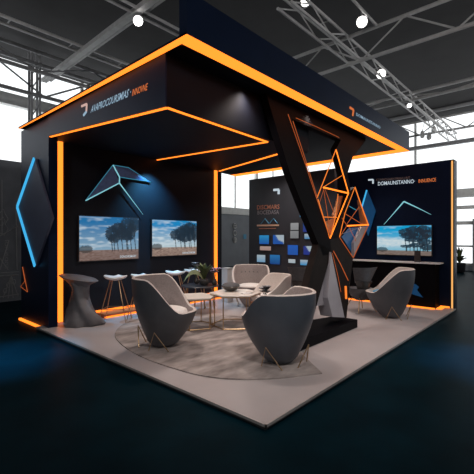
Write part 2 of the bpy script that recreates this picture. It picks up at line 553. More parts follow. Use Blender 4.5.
# neighbouring stand's chalk-graphic partition
pt = thing('chalk_graphic_partition', 'dark grey partition with pale chalk-like sketches left of the stand', 'partition', (-2.0, 9.75, 0))
MB().box(0, 6.2, 0, 0.12, 0, 3.28).build('panel', M['part'], pt)
pg = MB()
rnd = random.Random(5)
def chl(pts, r=0.011):
    q = [onY(x, y, 9.74) - Vector((-2.0, 9.75, 0)) for x, y in pts]
    pg.tube(q, r, 4)
chl([(0, 273), (19, 272)]); chl([(0, 276), (19, 275)])
for x0, y0, x1, y1 in ((11, 276, 3, 298), (11, 276, 8, 298), (11, 276, 13, 298), (11, 276, 18, 296), (0, 258, 8, 270), (0, 270, 9, 240), (16, 210, 17, 270), (2, 180, 2, 235), (0, 297, 19, 294), (0, 236, 18, 226)):
    chl([(x0, y0), (x1, y1)])
chl([(0, 213), (3, 209), (5, 214), (8, 219), (5, 224), (8, 229), (4, 236), (0, 233)])
chl([(0, 220), (3, 217), (5, 221), (2, 226), (0, 225)])
for cx_, cy_ in ((8, 285), (14, 282), (5, 291)):
    chl([(cx_ + 1.5 * math.cos(t), cy_ + 2.5 * math.sin(t)) for t in [i * .7 for i in range(10)]])
pg.build('sketch_lines', M['chalk'], pt)
b0 = Vector((-2.0, 9.75, 0))
text_mesh('EUDSPUOJ', onY(9.2, 268, 9.735) - b0, onY(9.2, 240, 9.735) - b0, onY(4.8, 268.6, 9.735) - b0, M['chalk'], 'sketch_text', pt)
text_mesh('NOVA EXPO', onY(13.5, 214, 9.735) - b0, onY(14.5, 186, 9.735) - b0, onY(11.5, 214, 9.735) - b0, M['part'], 'sketch_text', pt)

# icons on the hall's far wall
ic = thing('wall_icons', 'column of pale round icons on the grey wall beyond the stand', 'sign', onY(235, 234, 12.97))
io = onY(235, 234, 12.97)
for i, yy in enumerate((226, 233, 240)):
    c0 = onY(235, yy, 12.96) - io
    m_ = MB()
    m_.tube([c0 + Vector((0.11 * math.cos(t), 0, 0.13 * math.sin(t))) for t in [j * math.pi / 6 for j in range(12)]], 0.025, 5, closed=True)
    if i == 0: m_.tube([c0 + Vector((-0.1, 0, 0.02)), c0 + Vector((0.1, 0, 0.02))], 0.02, 5)
    if i == 2: m_.tube([c0 + Vector((0, 0, -0.1)), c0 + Vector((0, 0, 0.1))], 0.03, 5)
    m_.build('icon', M['iconw'], ic)
c0 = onY(245, 238, 12.96) - io
MB().box(c0.x - .12, c0.x + .12, -0.01, 0.0, c0.z - .05, c0.z + .2).build('icon', M['tri_b'], ic)

# ------------------------------------------------------------------ stand: platform
PX0, PX1, PY0, PY1 = 2.28, 8.54, 1.76, 6.44
pf = thing('platform', 'low pale grey stand floor with a dark edge, carrying the lounge', 'platform', (PX0, PY0, 0))
MB().box(0.012, PX1 - PX0, 0.012, PY1 - PY0, 0, 0.038).build('edge', M['plated'], pf)
MB().box(0, PX1 - PX0, 0, PY1 - PY0, 0.038, 0.05).build('floor_surface', M['plat'], pf)
lipm = MB().box(-0.008, 0.004, -0.008, PY1 - PY0 - 0.05, 0.03, 0.053)
lipm.box(-0.008, PX1 - PX0, -0.008, 0.004, 0.03, 0.053)
lipm.build('edge_trim', M['lip'], pf)

# rug
rp = [(322, 374), (280, 379), (237, 380), (205, 377), (180, 371), (150, 361), (128, 350), (115, 337), (120, 327), (135, 320), (155, 316.5), (190, 315), (230, 316), (262, 321), (284, 333), (303, 356)]
wp = [onZ(x, y, 0.05) for x, y in rp]
sm = [wp[0]]
for i in range(1, len(wp) - 1):
    a, b, c, d = wp[i - 1], wp[i], wp[i + 1], wp[(i + 2) % len(wp)]
    if i < len(wp) - 2:
        for t in (0, .25, .5, .75):
            sm.append(0.5 * ((2 * b) + (c - a) * t + (2 * a - 5 * b + 4 * c - d) * t * t + (3 * b - a - 3 * c + d) * t ** 3))
    else: sm.append(b)
sm.append(wp[-1])
ro = sum((p for p in sm), Vector()) / len(sm)
ro.z = 0.05
rg = MB().prism([p - ro for p in sm], (0, 0, 0.014))
tag(rg.build('rug', M['rug'], loc=ro), 'mottled grey-beige leaf-shaped rug under the lounge chairs', 'rug')

# ------------------------------------------------------------------ stand: walls
ZU = 3.42
def zs(y): return 2.86 + 0.08 * (y - 3.15)
lw = thing('side_wall', 'narrow dark navy side wall with the glowing blue diamond', 'wall panel', (2.385, 6.2, 0))
lo = Vector((2.385, 6.2, 0))
MB().box(0, 0.14, 0, 1.24, 0, ZU - 0.002).build('panel', M['navy'], lw)
MB().box(-0.04, -0.003, -0.02, 1.24, 0.0, 0.035).build('base_led', M['orange'], lw)
dm = [onX(x, y, 2.345) - lo for x, y in ((34.8, 158.5), (17.4, 207), (35.5, 266), (52, 218))]
dm[1].y = min(dm[1].y, 1.29)
dmp = MB().prism(dm, (0.035, 0, 0)).build('diamond_panel', M['navy2'], lw)
dl = MB()
def strip(mb, a, b, wd, nrm, mi=0, th=0.02):
    mb.bar(a, b, wd, th, up=nrm, mi=mi)
for a, b in ((0, 1), (1, 2)):
    p, q = dm[a].copy(), dm[b].copy()
    p.x -= 0.012; q.x -= 0.012
    dl.bar(p, q, 0.055, 0.02, up=(1, 0, 0))
tag(dl.build('diamond_led', M['cyan'], dmp), 'bright blue light bars along the diamond')
ot = MB()
tri = [onX(x, y, 2.375) - lo for x, y in ((22.5, 267), (27.5, 292), (20.5, 286.5), (25, 281), (22.5, 267))]
ot.tube(tri, 0.006, 5)
ot.build('triangle_led', M['copper'], lw)

bw = thing('screen_wall', 'black back wall carrying two landscape screens and the folded triangle', 'wall panel', (2.56, 6.5, 0))
bo = Vector((2.56, 6.5, 0))
MB().box(0, 4.06, 0, 0.12, 0, ZU - 0.002).build('panel', M['swall'], bw)
MB().box(0.085, 0.165, -0.03, 0.0, 0.05, zs(6.47)).build('vertical_led', M['orange'], bw)
MB().box(3.80, 3.885, -0.03, 0.0, 0.05, zs(6.47)).build('vertical_led', M['orange'], bw)
MB().box(0.78, 3.8, -0.30, 0.0, 0.05, 0.11).build('plinth', M['wood'], bw)
MB().box(0.78, 3.8, -0.325, -0.30, 0.052, 0.075).build('base_led', M['orange'], bw)
MB().box(0.3, 3.8, -0.03, -0.001, 0.115, 0.15).build('base_led', M['orange'], bw)

# folded triangle relief
ft = thing('triangle_relief', 'folded blue-lit triangle ornament on the wall above the left screen', 'wall ornament', onY(119, 183, 6.46))
fo = onY(119, 183, 6.46)
P_ = lambda x, y, yy=6.46: onY(x, y, yy) - fo
ap, lt, c1, c2, rb_, rt, tl = P_(113, 165, 6.40), P_(85.7, 200.5), P_(119.3, 183), P_(119.6, 177), P_(128.6, 167.6), P_(151, 182.3), P_(143, 214.5)
MB().prism([ap, lt, c1], (0, 0.03, 0)).build('facet', M['relief'], ft)
MB().prism([ap, c2, rt, rb_], (0, 0.03, 0)).build('facet', M['relief'], ft)
e = MB()
e.tube([lt, c1], 0.011, 5); e.tube([ap, c2, c1], 0.013, 5); e.tube([c1, tl], 0.013, 5, r1=0.003)
e.build('edge_light', M['cyanw'], ft)
e = MB()
e.tube([ap, lt], 0.006, 5); e.tube([ap, rb_, rt], 0.006, 5); e.tube([c2, rt], 0.007, 5)
e.build('edge_light', M['cyand'], ft)

# ------------------------------------------------------------------ screens
def vnoise(seed, nx=24):
    r = random.Random(seed)
    g = [[r.random() for _ in range(nx + 2)] for _ in range(nx + 2)]
    def f(x, y):
        x = (x % 1.0) * nx; y = (y % 1.0) * nx
        i, j = int(x), int(y)
        a, b = x - i, y - j
        a, b = a * a * (3 - 2 * a), b * b * (3 - 2 * b)
        return (g[j][i] * (1 - a) + g[j][i + 1] * a) * (1 - b) + (g[j + 1][i] * (1 - a) + g[j + 1][i + 1] * a) * b
    return f
n1, n2, n3 = vnoise(1), vnoise(2, 48), vnoise(3, 12)
def mixc(a, b, t):
    t = max(0, min(1, t))
    return tuple(p + (q - p) * t for p, q in zip(a, b))
def landscape(top, mid, sand, trees, cloud, hz=0.24, tx=0.62):
    def fn(u, v):
        c = mixc(mid, top, (v - hz) / (1 - hz) * 1.2)
        cl = n1(u * 0.35 + 0.1, v * 0.9) * 0.7 + n2(u * 0.3, v * 0.7) * 0.3
        c = mixc(c, (0.62, 0.70, 0.74), (cl - (1 - cloud)) * 2.0 * (1.1 - abs(v - 0.6)))
        if v < hz:
            c = mixc(sand, (0.10, 0.05, 0.035), n2(u * 0.6, v * 2) * 0.9 + (hz - v) * 1.2 - 0.25)
        # low bush at the left
        if ((u - 0.1) / 0.12) ** 2 + ((v - hz - 0.02) / 0.09) ** 2 < 0.55 + n2(u * 2, v * 2) * 0.6: c = mixc(c, (0.03, 0.03, 0.03), 0.75)
        for (x, y, rx, ry) in trees:
            d = ((u - x) / rx) ** 2 + ((v - y) / ry) ** 2
            k_ = n2(u * 1.7 + x, v * 1.7) * 0.6 + n1(u * 2.5, v * 2.5 + y) * 0.5
            if d < 0.55 + 1.15 * k_ and k_ > 0.22: c = mixc(c, (0.008, 0.02, 0.035), 0.90)
            if abs(u - x - 0.01 * math.sin(v * 9)) < 0.008 and v < y and v > hz - 0.04: c = mixc(c, (0.015, 0.02, 0.025), 0.85)
        return c
    return fn
def screen(name, label, p00, p10, p01, fn, nrm, cap=None):
    p00, p10, p01 = Vector(p00), Vector(p10), Vector(p01)
    nrm = Vector(nrm)
    o = thing(name, label, 'screen', p00)
    ux, uz = (p10 - p00), (p01 - p00)
    m1 = ux.normalized() * 0.015
    m2 = uz.normalized() * 0.015
    MB().prism([-m1 - m2, ux + m1 - m2, ux + uz + m1 + m2, uz - m1 + m2], nrm * -0.05).build('bezel', M['dark'], o)
    z0 = nrm * 0.003
    dsp = picture('display', z0, ux + z0, uz + z0, fn, 150, 100, M['screen'], o)
    if cap:
        a = ux * 0.66 + uz * 0.035 + nrm * 0.004
        text_mesh(cap, a, a + ux * 0.30, a + uz * 0.055, M['txt_w'], 'caption', dsp)
    return o
tr = [(0.52, 0.62, 0.10, 0.16), (0.62, 0.72, 0.10, 0.14), (0.70, 0.66, 0.08, 0.2), (0.80, 0.80, 0.12, 0.2), (0.86, 0.66, 0.08, 0.18), (0.94, 0.84, 0.10, 0.16), (0.56, 0.5, 0.1, 0.1), (0.78, 0.58, 0.1, 0.12)]
fnA = landscape((0.01, 0.15, 0.36), (0.22, 0.36, 0.48), (0.24, 0.17, 0.15), tr, 0.46)
tr2 = [(0.5, 0.60, 0.11, 0.14), (0.62, 0.62, 0.12, 0.2), (0.72, 0.72, 0.12, 0.16), (0.82, 0.78, 0.12, 0.18), (0.86, 0.6, 0.10, 0.18), (0.95, 0.66, 0.08, 0.24), (0.7, 0.5, 0.14, 0.12)]
fnB = landscape((0.005, 0.22, 0.50), (0.45, 0.56, 0.60), (0.36, 0.26, 0.21), tr2, 0.55)
YS = 6.44
sA = [onY(x, y, YS) for x, y in ((79.3, 261.3), (138.3, 259.0), (79.3, 215.8))]
sA[1].z = sA[0].z; sA[2].x = sA[0].x
screen('wall_screen', 'left landscape screen with trees on the black back wall', sA[0], sA[1], sA[2], fnA, (0, -1, 0), 'DONCHKSMART')
sB = [onY(x, y, YS) for x, y in ((152.2, 256.4), (196.4, 254.3), (152.2, 219.6))]
sB[1].z = sB[0].z; sB[2].x = sB[0].x
screen('wall_screen', 'right landscape screen on the black back wall, beside the upright light', sB[0], sB[1], sB[2], fnB, (0, -1, 0), 'DONCHKSM')

# ------------------------------------------------------------------ canopy
CX0, CX1, CY0, CY1, CT = 2.29, 8.72, 2.71, 7.28, 3.84
DR = 0.62
cn = thing('canopy', 'large black flat canopy edged underneath with orange light', 'canopy', (CX0, CY0, ZU))
co = Vector((CX0, CY0, ZU))
W_, D_ = CX1 - CX0, CY1 - CY0
rs = MB().prism([(0, 0, 0), (W_, 0, 0), (W_, D_ + DR, 0), (0, D_, 0)], (0, 0, 0.025)).build('roof_slab', M['soffit'], cn)
fb = MB().box(0, W_, -0.001, 0.11, 0.0, CT - ZU).build('front_fascia', M['navy'], cn)
MB().box(W_ - 0.12, W_ + 0.001, 0.11, D_ + DR, 0.0, CT - ZU).build('side_fascia', M['navy'], cn)
def quadz(a, b, c, d, z=-0.004, t=0.004): return MB().prism([(*a, z), (*b, z), (*c, z), (*d, z)], (0, 0, t))
iL, iF, iR = 0.08, 0.17, 0.30
quadz((0, 0), (W_, 0), (W_ - iR, iF), (iL, iF)).build('edge_led', M['orange'], rs)
quadz((0, 0), (iL, iF), (0.018, D_), (0, D_)).build('edge_led', M['orange'], rs)
quadz((W_, 0), (W_, D_ + DR), (W_ - iR, D_ + DR), (W_ - iR, iF)).build('edge_led', M['orange'], rs)
# dropped ceiling box with sloping underside
bx0, bx1, by0, by1 = 2.39, 6.50, 3.15, 6.49
bxf = 5.2
vs = [(x - CX0, y - CY0, z - ZU) for x, y, z in ((bx0, by0, zs(by0)), (bxf, by0, zs(by0)), (bx1, by1, zs(by1)), (bx0, by1, zs(by1)), (bx0, by0, ZU), (bxf, by0, ZU), (bx1, by1, ZU), (bx0, by1, ZU))]
db = MB().add(vs, [(0, 1, 2, 3), (4, 5, 1, 0), (5, 6, 2, 1), (6, 7, 3, 2), (7, 4, 0, 3)]).build('dropped_ceiling', M['soffit'], cn)
# side header board, face flush with the side wall
hdr = MB().prism([(0.097, 0.43, -0.006), (0.097, 3.48, -0.006), (0.097, 3.48, zs(6.19) - ZU - .002), (0.097, 0.43, zs(by0) - ZU - .002)], (-0.02, 0, 0)).build('side_header', M['navy'], cn)
nS, pS = (0, -0.08, 1), (0, 3.15, 2.853)
S = lambda x, y: onp(x, y, pS, nS) - co
A_, B_, C_, D2 = Vector((0.115, 3.47, zs(6.18) - ZU - .006)), Vector((0.115, 0.45, zs(3.16) - ZU - .006)), S(267.5, 142), S(155.5, 160.3)
E1, E2 = S(217, 171.5), S(280, 153.5)
for nm, a, b, wd in (('soffit_led', A_, B_, 0.03), ('soffit_led', B_, C_, 0.030), ('soffit_led', C_, D2, 0.030), ('soffit_led', Vector((4.20, 3.74, zs(6.45) - ZU - .006)), E2, 0.04)):
    MB().bar(a, b, wd, 0.014).build(nm, M['orange'], db)
# recessed fixture of the blue spot
MB().lathe(D2 + Vector((0.02, 0.02, -0.02)), [(0.03, -0.02), (0.03, 0.02)], 12).build('spot_fixture', M['cyanw'], db)

# lettering on the side header
X_ = 2.29 + 0.072
H_ = lambda x, y: onX(x, y, X_) - co
lg = MB()
def mark(mb, a, b, c, t):
    """hooked arrow emblem: top bar a-b then stem b-c"""
    mb.bar(a, b, t, t * 0.4, up=(b - a).cross(c - b).normalized())
    mb.bar(b, c, t, t * 0.4, up=(b - a).cross(c - b).normalized())
mark(lg, H_(81.5, 106.3), H_(86.8, 104), H_(86.3, 111.5), 0.028)
lg.build('emblem', M['pinkw'], hdr)
l2 = MB().bar(H_(86.5, 111.5), H_(83.5, 115.5), 0.028, 0.014, up=(1, 0, 0))
l2.build('emblem', M['txt_b'], hdr)
text_mesh('AVAPROCOURSMIAS ·', H_(90.5, 113.0), H_(130, 96.2), H_(90.5, 106.2), M['txt_b'], 'lettering', hdr, shear=0.04)
text_mesh('INNOVNE', H_(132, 96.2), H_(147, 90.2), H_(132, 89.6), M['txt_o'], 'lettering', hdr, shear=0.06)
# lettering on the front fascia
F_ = lambda x, y: onY(x, y, CY0 - 0.006) - co
lg = MB()
mark(lg, F_(349.8, 107.5), F_(353.6, 110), F_(352.6, 115.6), 0.035)
lg.build('emblem', M['txt_o'], fb)
text_mesh('DOMAUNSTANNO·', F_(356.2, 115.6), F_(380.8, 129.3), F_(356.2, 112.4), M['txt_b'], 'lettering', fb)

# ------------------------------------------------------------------ right wall with screen
XR = 8.55
rw = thing('right_wall', 'tall dark navy right wall with a lit orange front edge', 'wall panel', (XR, 1.79, 0))
ro_ = Vector((XR, 1.79, 0))
rwp = MB().box(0, 0.25, 0, 3.4, 0, 3.08).build('panel', M['navy'], rw, bevel=0.01)
MB().box(-0.015, 0.0, 0.02, 0.05, 0.02, 3.05).build('vertical_led', M['amber'], rw)
R_ = lambda x, y, d=0.012: onX(x, y, XR - d) - ro_
lg = MB()
mark(lg, R_(368.2, 180), R_(373, 179.6), R_(373, 183.6), 0.035)
lg.build('emblem', M['txt_w'], rwp)
text_mesh('COMMOVAIAN PANVU INT ·', R_(376.2, 181.2), R_(411.5, 178.9), R_(376.2, 178.8), M['txt_g'], 'lettering', rwp)
text_mesh('DOMAUNSTANNO·', R_(378, 185.6), R_(415, 183.2), R_(378, 181.8), M['txt_w'], 'lettering', rwp)
text_mesh('INNUENCE', R_(418.5, 182.9), R_(436, 181.4), R_(418.5, 179.3), M['txt_o'], 'lettering', rwp)
cv = MB().tube([R_(384, 224.5), R_(394, 213), R_(404, 201.5)], 0.004, 5, r1=0.016)
cv.tube([R_(404, 201.5), R_(418, 208), R_(431, 214.5)], 0.016, 5, r1=0.003)
cv.build('chevron_light', M['cyanw'], rwp)
# blue diamond plate standing off the wall, half hidden by the lattice
bd = [R_(366.8, 190, 0.05), R_(375.5, 211, 0.05), R_(368, 236, 0.05), R_(360.5, 212, 0.05)]
bdp = MB().prism(bd, (0.03, 0, 0)).build('diamond_panel', M['bluep'], rw)
MB().tube([bd[0], bd[3]], 0.018, 5).build('diamond_led', M['cyan'], bdp)

tr3 = [(0.55, 0.78, 0.12, 0.12), (0.70, 0.85, 0.14, 0.12), (0.85, 0.86, 0.14, 0.12), (0.62, 0.66, 0.16, 0.10), (0.80, 0.64, 0.18, 0.10), (0.93, 0.72, 0.12, 0.14), (0.68, 0.52, 0.14, 0.07), (0.88, 0.46, 0.12, 0.1), (0.56, 0.30, 0.10, 0.05), (0.75, 0.34, 0.13, 0.07), (0.92, 0.28, 0.1, 0.1)]
fnC0 = landscape((0.0, 0.33, 0.62), (0.20, 0.48, 0.62), (0.22, 0.18, 0.16), tr3, 0.42, 0.16)
def fnC(u, v):
    c = fnC0(u, v)
    if c[2] > 0.3 and v < 0.66 - 0.10 * u:
        c = mixc(c, (0.62, 0.70, 0.72), min(1, (0.66 - 0.1 * u - v) * 9) * max(0, min(1, (v - 0.18) * 5)) * (0.55 + 0.45 * n2(u * .5, v)))
    return c
sC = [onX(x, y, XR - 0.06) for x, y in ((377.2, 254.2), (431.4, 255.5), (377.2, 226.2))]
sC[1].z = sC[0].z; sC[2].y = sC[0].y
screen('wall_screen', 'landscape screen on the right navy wall above the counter', sC[0], sC[1], sC[2], fnC, (-1, 0, 0))

# counter under that screen
ct = thing('wall_counter', 'long black counter with a thin silver top edge under the right screen', 'counter', (8.2, 2.04, 0.05))
MB().box(0.04, 0.34, 0.02, 1.86, 0.0, 0.90).build('body', M['black'], ct)
MB().box(0.0, 0.34, -0.06, 1.92, 0.90, 0.925).build('worktop', M['silver'], ct)
MB().box(-0.06, 0.02, 0.02, 1.86, 0.0, 0.02).build('base_led', M['orange'], ct)
MB().box(0.02, 0.33, -0.09, 0.0, 0.0, 0.02).build('base_led', M['orange'], ct)
st = MB()
so = Vector((8.2, 2.04, 0.05))
sx = lambda x, y: onX(x, y, 8.235) - so
st.prism([sx(*p) for p in ((406, 280), (416, 284.5), (419, 287), (417, 290), (423, 297.5), (412, 294), (403, 296))], (-0.01, 0, 0))
st.build('star_emblem', M['bluep'], ct)
# little display stand on it
ts = thing('tablet_stand', 'small black tablet leaning on a stand on the silver counter edge', 'tablet', (8.30, 2.42, 0.975))
MB().prism([(0, -0.06, 0.02), (0, 0.06, 0.02), (0.05, 0.07, 0.24), (0.05, -0.05, 0.24)], (0.015, 0, 0)).build('tablet', M['dark'], ts)
MB().box(-0.03, 0.1, -0.05, 0.05, 0, 0.02).build('stand_foot', M['dgrey'], ts)
# footlight along the wall end
MB().box(XR - 0.03 - XR, -0.002, 0.08, 0.25, 0.05, 0.08).build('base_led', M['orange'], rw)

# ------------------------------------------------------------------ poster wall
XP = 8.0
pw = thing('poster_wall', 'charcoal display wall covered with small blue posters behind the lounge', 'wall panel', (XP, 4.15, 0.05))
po = Vector((XP, 4.15, 0.05))
pwp = MB().box(0, 0.14, 0, 2.62, 0, 3.06).build('panel', M['poster'], pw)
Q_ = lambda x, y, d=0.01: onX(x, y, XP - d) - po
lg = MB(); mark(lg, Q_(273.5, 190), Q_(278.8, 189.6), Q_(278.6, 194.2), 0.06)
lg.build('emblem', M['txt_w'], pwp)
text_mesh('DISCMARS', Q_(257, 209.6), Q_(279.5, 208.9), Q_(257, 205.3), M['txt_or'], 'lettering', pwp)
text_mesh('BOCEDASA', Q_(257.5, 214.6), Q_(279, 214.1), Q_(257.5, 210.6), M['txt_g'], 'lettering', pwp)
tz = MB()
tz.tube([Q_(261, 223.8), Q_(265, 218.6), Q_(269, 223.6)], 0.014, 4)
tz.tube([Q_(269.5, 223.6), Q_(273.5, 218.4), Q_(277.5, 223.4)], 0.014, 4)
tz.build('triangle_outline', M['tri_b'], pwp)
MB().prism([Q_(257, 226.3), Q_(279, 226), Q_(279, 224.4), Q_(257, 224.7)], (-0.005, 0, 0)).build('rule', M['bar_o'], pwp)
MB().prism([Q_(259, 228.9), Q_(276, 228.6), Q_(276, 228), Q_(259, 228.3)], (-0.005, 0, 0)).build('rule', M['txt_or'], pwp)
def grad(a, b, diag=0):
    return lambda u, v: mixc(a, b, v if not diag else (1 if u + v * 0.9 > 1.0 + 0.1 * math.sin(u * 9) else 0))
B1, B2, B3, WH, GR, PK = (0.01, 0.10, 0.42), (0.02, 0.30, 0.62), (0.015, 0.04, 0.28), (0.45, 0.55, 0.62), (0.28, 0.29, 0.30), (0.42, 0.27, 0.24)
posters = [
    (259.4, 235.3, 269, 244, grad(B1, B2), 'light blue square poster at the left of the upper blue row'),
    (273, 235, 284, 244, grad(B1, WH, 1), 'blue and white diagonal poster in the upper blue row'),
    (290.6, 223, 298.6, 230, grad(GR, (0.36, 0.37, 0.38)), 'upper of two stacked grey posters'),
    (290.3, 230.9, 298.6, 238.3, grad((0.22, 0.23, 0.24), GR), 'lower of two stacked grey posters'),
    (303, 222, 311, 232, grad(B3, (0.01, 0.06, 0.2)), 'dark blue poster at the top beside the sculpture arm'),
    (304.5, 233.8, 314, 239, grad((0.05, 0.25, 0.5), WH), 'pale wide poster beside the sculpture arm, under the dark blue one'),
    (260, 246.2, 271, 250.2, grad(PK, (0.5, 0.36, 0.32)), 'pinkish narrow caption plate under the blue row'),
    (287.8, 245, 298, 254.7, grad(B1, (0.01, 0.12, 0.55)), 'deep blue square poster in the middle row'),
    (303.5, 246, 314, 254.7, grad(B3, WH, 1), 'blue poster with a pale top in the middle row'),
    (257, 254.7, 265.3, 261.8, grad((0.2, 0.4, 0.6), WH), 'pale blue poster at the lower left corner'),
    (270, 254.7, 280, 264, grad((0.005, 0.06, 0.25), (0.02, 0.2, 0.5)), 'plain blue poster in the lowest row'),
    (288.4, 259, 295.4, 262.8, grad(WH, (0.55, 0.6, 0.62)), 'small white plate in the lowest row'),
    (300.3, 259.7, 309.2, 265, grad(B2, WH), 'pale blue wide poster in the lowest row, nearest the sculpture'),
    (299.8, 210, 304.5, 217, grad(B2, WH), 'small bright blue and white poster high beside the sculpture arm')]
for x0, y0, x1, y1, fn, lb in posters:
    a, b, c = onX(x0, y1, XP - .025), onX(x1, y1, XP - .025), onX(x0, y0, XP - .025)
    b.z = a.z
    o = thing('poster', lb + ' on the charcoal wall', 'poster', a, group=None)
    MB().prism([(0, 0, 0), b - a, (b - a) + (c - a), c - a], (0.024, 0, 0)).build('backing', M['dark'], o)
    d = Vector((-0.003, 0, 0))
    picture('print', d, b - a + d, c - a + d, fn, 12, 12, M['printglow'], o)  # brightness comes from added emission, not from a lamp

# ------------------------------------------------------------------ X-shaped lattice sculpture
NX = Vector((0, 1, -0.115))
PXP = (0, 2.66, 0.18)
xs_ = thing('lattice_sculpture', 'tall black X-shaped sculpture of triangles traced with orange light', 'sculpture', (4.9, 2.66, 0.18))
xo = Vector((4.9, 2.66, 0.18))
def L_(x, y, d=0.0):
    return onp(x, y, Vector(PXP) - Vector((0, d, 0)), NX) - xo
def top_(x):
    """where the leaning face meets the canopy underside"""
    lo_, hi_ = 30.0, 300.0
    for _ in range(40):
        m_ = (lo_ + hi_) / 2
        if onp(x, m_, PXP, NX).z > ZU - 0.004: lo_ = m_
        else: hi_ = m_
    return L_(x, hi_)
TK = Vector((0, 0.11, 0))
def slab(name, pts, m, tk=TK):
    return MB().prism(pts, tk).build(name, m, xs_)
slab('left_arm', [top_(266), top_(291), L_(292, 119), L_(317, 199), L_(330, 239), L_(331.5, 253), L_(323, 256), L_(318, 243), L_(304, 209), L_(290, 173)], M['black'])
slab('top_rail', [top_(291), top_(366), L_(352, 158), L_(341, 140), L_(292, 119)], M['black'])
slab('right_arm', [L_(341, 140), L_(353, 156), L_(347.5, 174), L_(351, 192), L_(348, 194), L_(336, 149)], M['black'])
slab('left_leg', [L_(319, 243), L_(331.5, 251), L_(327, 268), L_(314, 315), L_(296, 330), L_(304, 300), L_(307, 290)], M['brown'])
slab('grey_leg', [L_(331, 252, .03), L_(344.5, 317.5, .03), L_(332.5, 317, .03), L_(328, 298, .03)], M['greyleg'], Vector((0, 0.2, 0)))
slab('grey_leg', [L_(330.5, 254, -.06), L_(328.5, 300, -.06), L_(326, 305, -.06), L_(314.5, 306, -.06)], M['greyleg'], Vector((0, 0.08, 0)))
slab('right_leg', [L_(330, 238), L_(339.5, 237), L_(353, 258), L_(350, 284), L_(346.5, 318), L_(344.5, 318), L_(331, 252)], M['brown'], Vector((0, 0.12, 0)))
def led(pts, r, m='orange', d=0.012, name='light_line', n=5, r1=None):
    r *= 0.75
    return MB().tube([L_(x, y, d) for x, y in pts], r, n, r1=r1).build(name, M[m], xs_)
led([(288, 114), (304, 160), (316.5, 198), (330, 238.5)], 0.006, 'copper')
led([(293, 121), (305, 158), (317.2, 197)], 0.007, 'copper')
led([(296, 118), (317, 127), (339, 137.5)], 0.006, 'copper')
led([(317.2, 197.5), (336, 149.5)], 0.011, 'orange_s')
led([(336, 149.5), (348.5, 193)], 0.013)
led([(336, 156), (345.5, 191)], 0.008, 'orange_s', -0.06)
led([(323.5, 187.5), (348, 193.2)], 0.019)
led([(323.5, 187), (342, 175.5)], 0.007, 'orange_s')
led([(348.5, 193), (330, 238.3)], 0.013)
led([(323.5, 188), (331, 237)], 0.006, 'copper', -0.05)
led([(318, 199), (329.8, 238)], 0.009, 'orange_s')
led([(325, 189), (335, 216)], 0.006, 'copper', -0.03)
led([(319, 204), (324, 189)], 0.005, 'copper', -0.03)
led([(324, 217), (337, 217.5)], 0.009, 'orange_s')
led([(338, 194), (335.5, 217), (331, 236)], 0.009, 'orange_s')
# second diamond
led([(355, 187), (361.5, 206), (368.5, 225)], 0.014, 'orange_s')
led([(355, 187), (345, 213), (339.5, 237)], 0.009, 'orange_s')
led([(347, 225.8), (368.3, 224.8)], 0.017)
led([(339.5, 237), (353, 257.5)], 0.009, 'copper')
led([(368.5, 225), (353.3, 257.8)], 0.010, 'copper')
led([(347, 225.5), (339.5, 237)], 0.008, 'copper')
led([(342, 218), (347, 225.5)], 0.008, 'copper')
led([(344, 213), (361, 223.5)], 0.008, 'copper')
led([(347, 224), (359, 207)], 0.008, 'copper')
led([(348, 205.5), (356, 210)], 0.010, 'cyand', -0.02)
led([(342, 234), (360, 227.5)], 0.005, 'greyleg', -0.03)
led([(349, 227), (356, 241)], 0.006, 'copper')
# glowing metal facets inside the frames
slab('facet', [L_(338, 196, -.05), L_(345, 196, -.1), L_(336, 218, -.02), L_(332, 216, -.06)], M['bronze'], Vector((0, 0.01, 0)))
slab('facet', [L_(325, 222, -.08), L_(336, 217, -.02), L_(330.5, 236, -.02)], M['bronze'], Vector((0, 0.01, 0)))
slab('facet', [L_(358, 200, -.04), L_(362, 208, -.0), L_(368, 224.5, -.0), L_(361.5, 224.8, -.06)], M['bronze'], Vector((0, 0.02, 0)))
slab('facet', [L_(362, 226.5, 0), L_(368.2, 226.5, 0), L_(354, 257, 0), L_(354, 243, 0)], M['greyleg'], Vector((0, 0.05, 0)))
slab('facet', [L_(342, 237, -.06), L_(349, 228, -.06), L_(361, 227, -.06), L_(353, 254, -.06)], M['bluep'], Vector((0, 0.008, 0)))
led([(333.5, 251), (341, 265), (348.3, 280.5)], 0.009, 'copper')
led([(332.3, 253), (338, 276), (341, 292)], 0.005, 'copper')
led([(345.6, 286), (346.2, 299)], 0.026, 'orange_s')
# solid crossing piece between the two diamonds
slab('crossing', [L_(349, 192), L_(355, 187), L_(339.5, 237), L_(330, 240)], M['black'], Vector((0, 0.10, 0)))
# base
sb = thing('sculpture_base', 'low black plinth carrying the X-shaped sculpture', 'plinth', (4.0, 2.56, 0.05))
MB().prism([(0.0, 0.0, 0), (1.72, 0.0, 0), (1.72, 0.40, 0), (0.35, 0.80, 0), (0.1, 0.80, 0)], (0, 0, 0.13)).build('plinth_body', M['black'], sb, bevel=0.012)

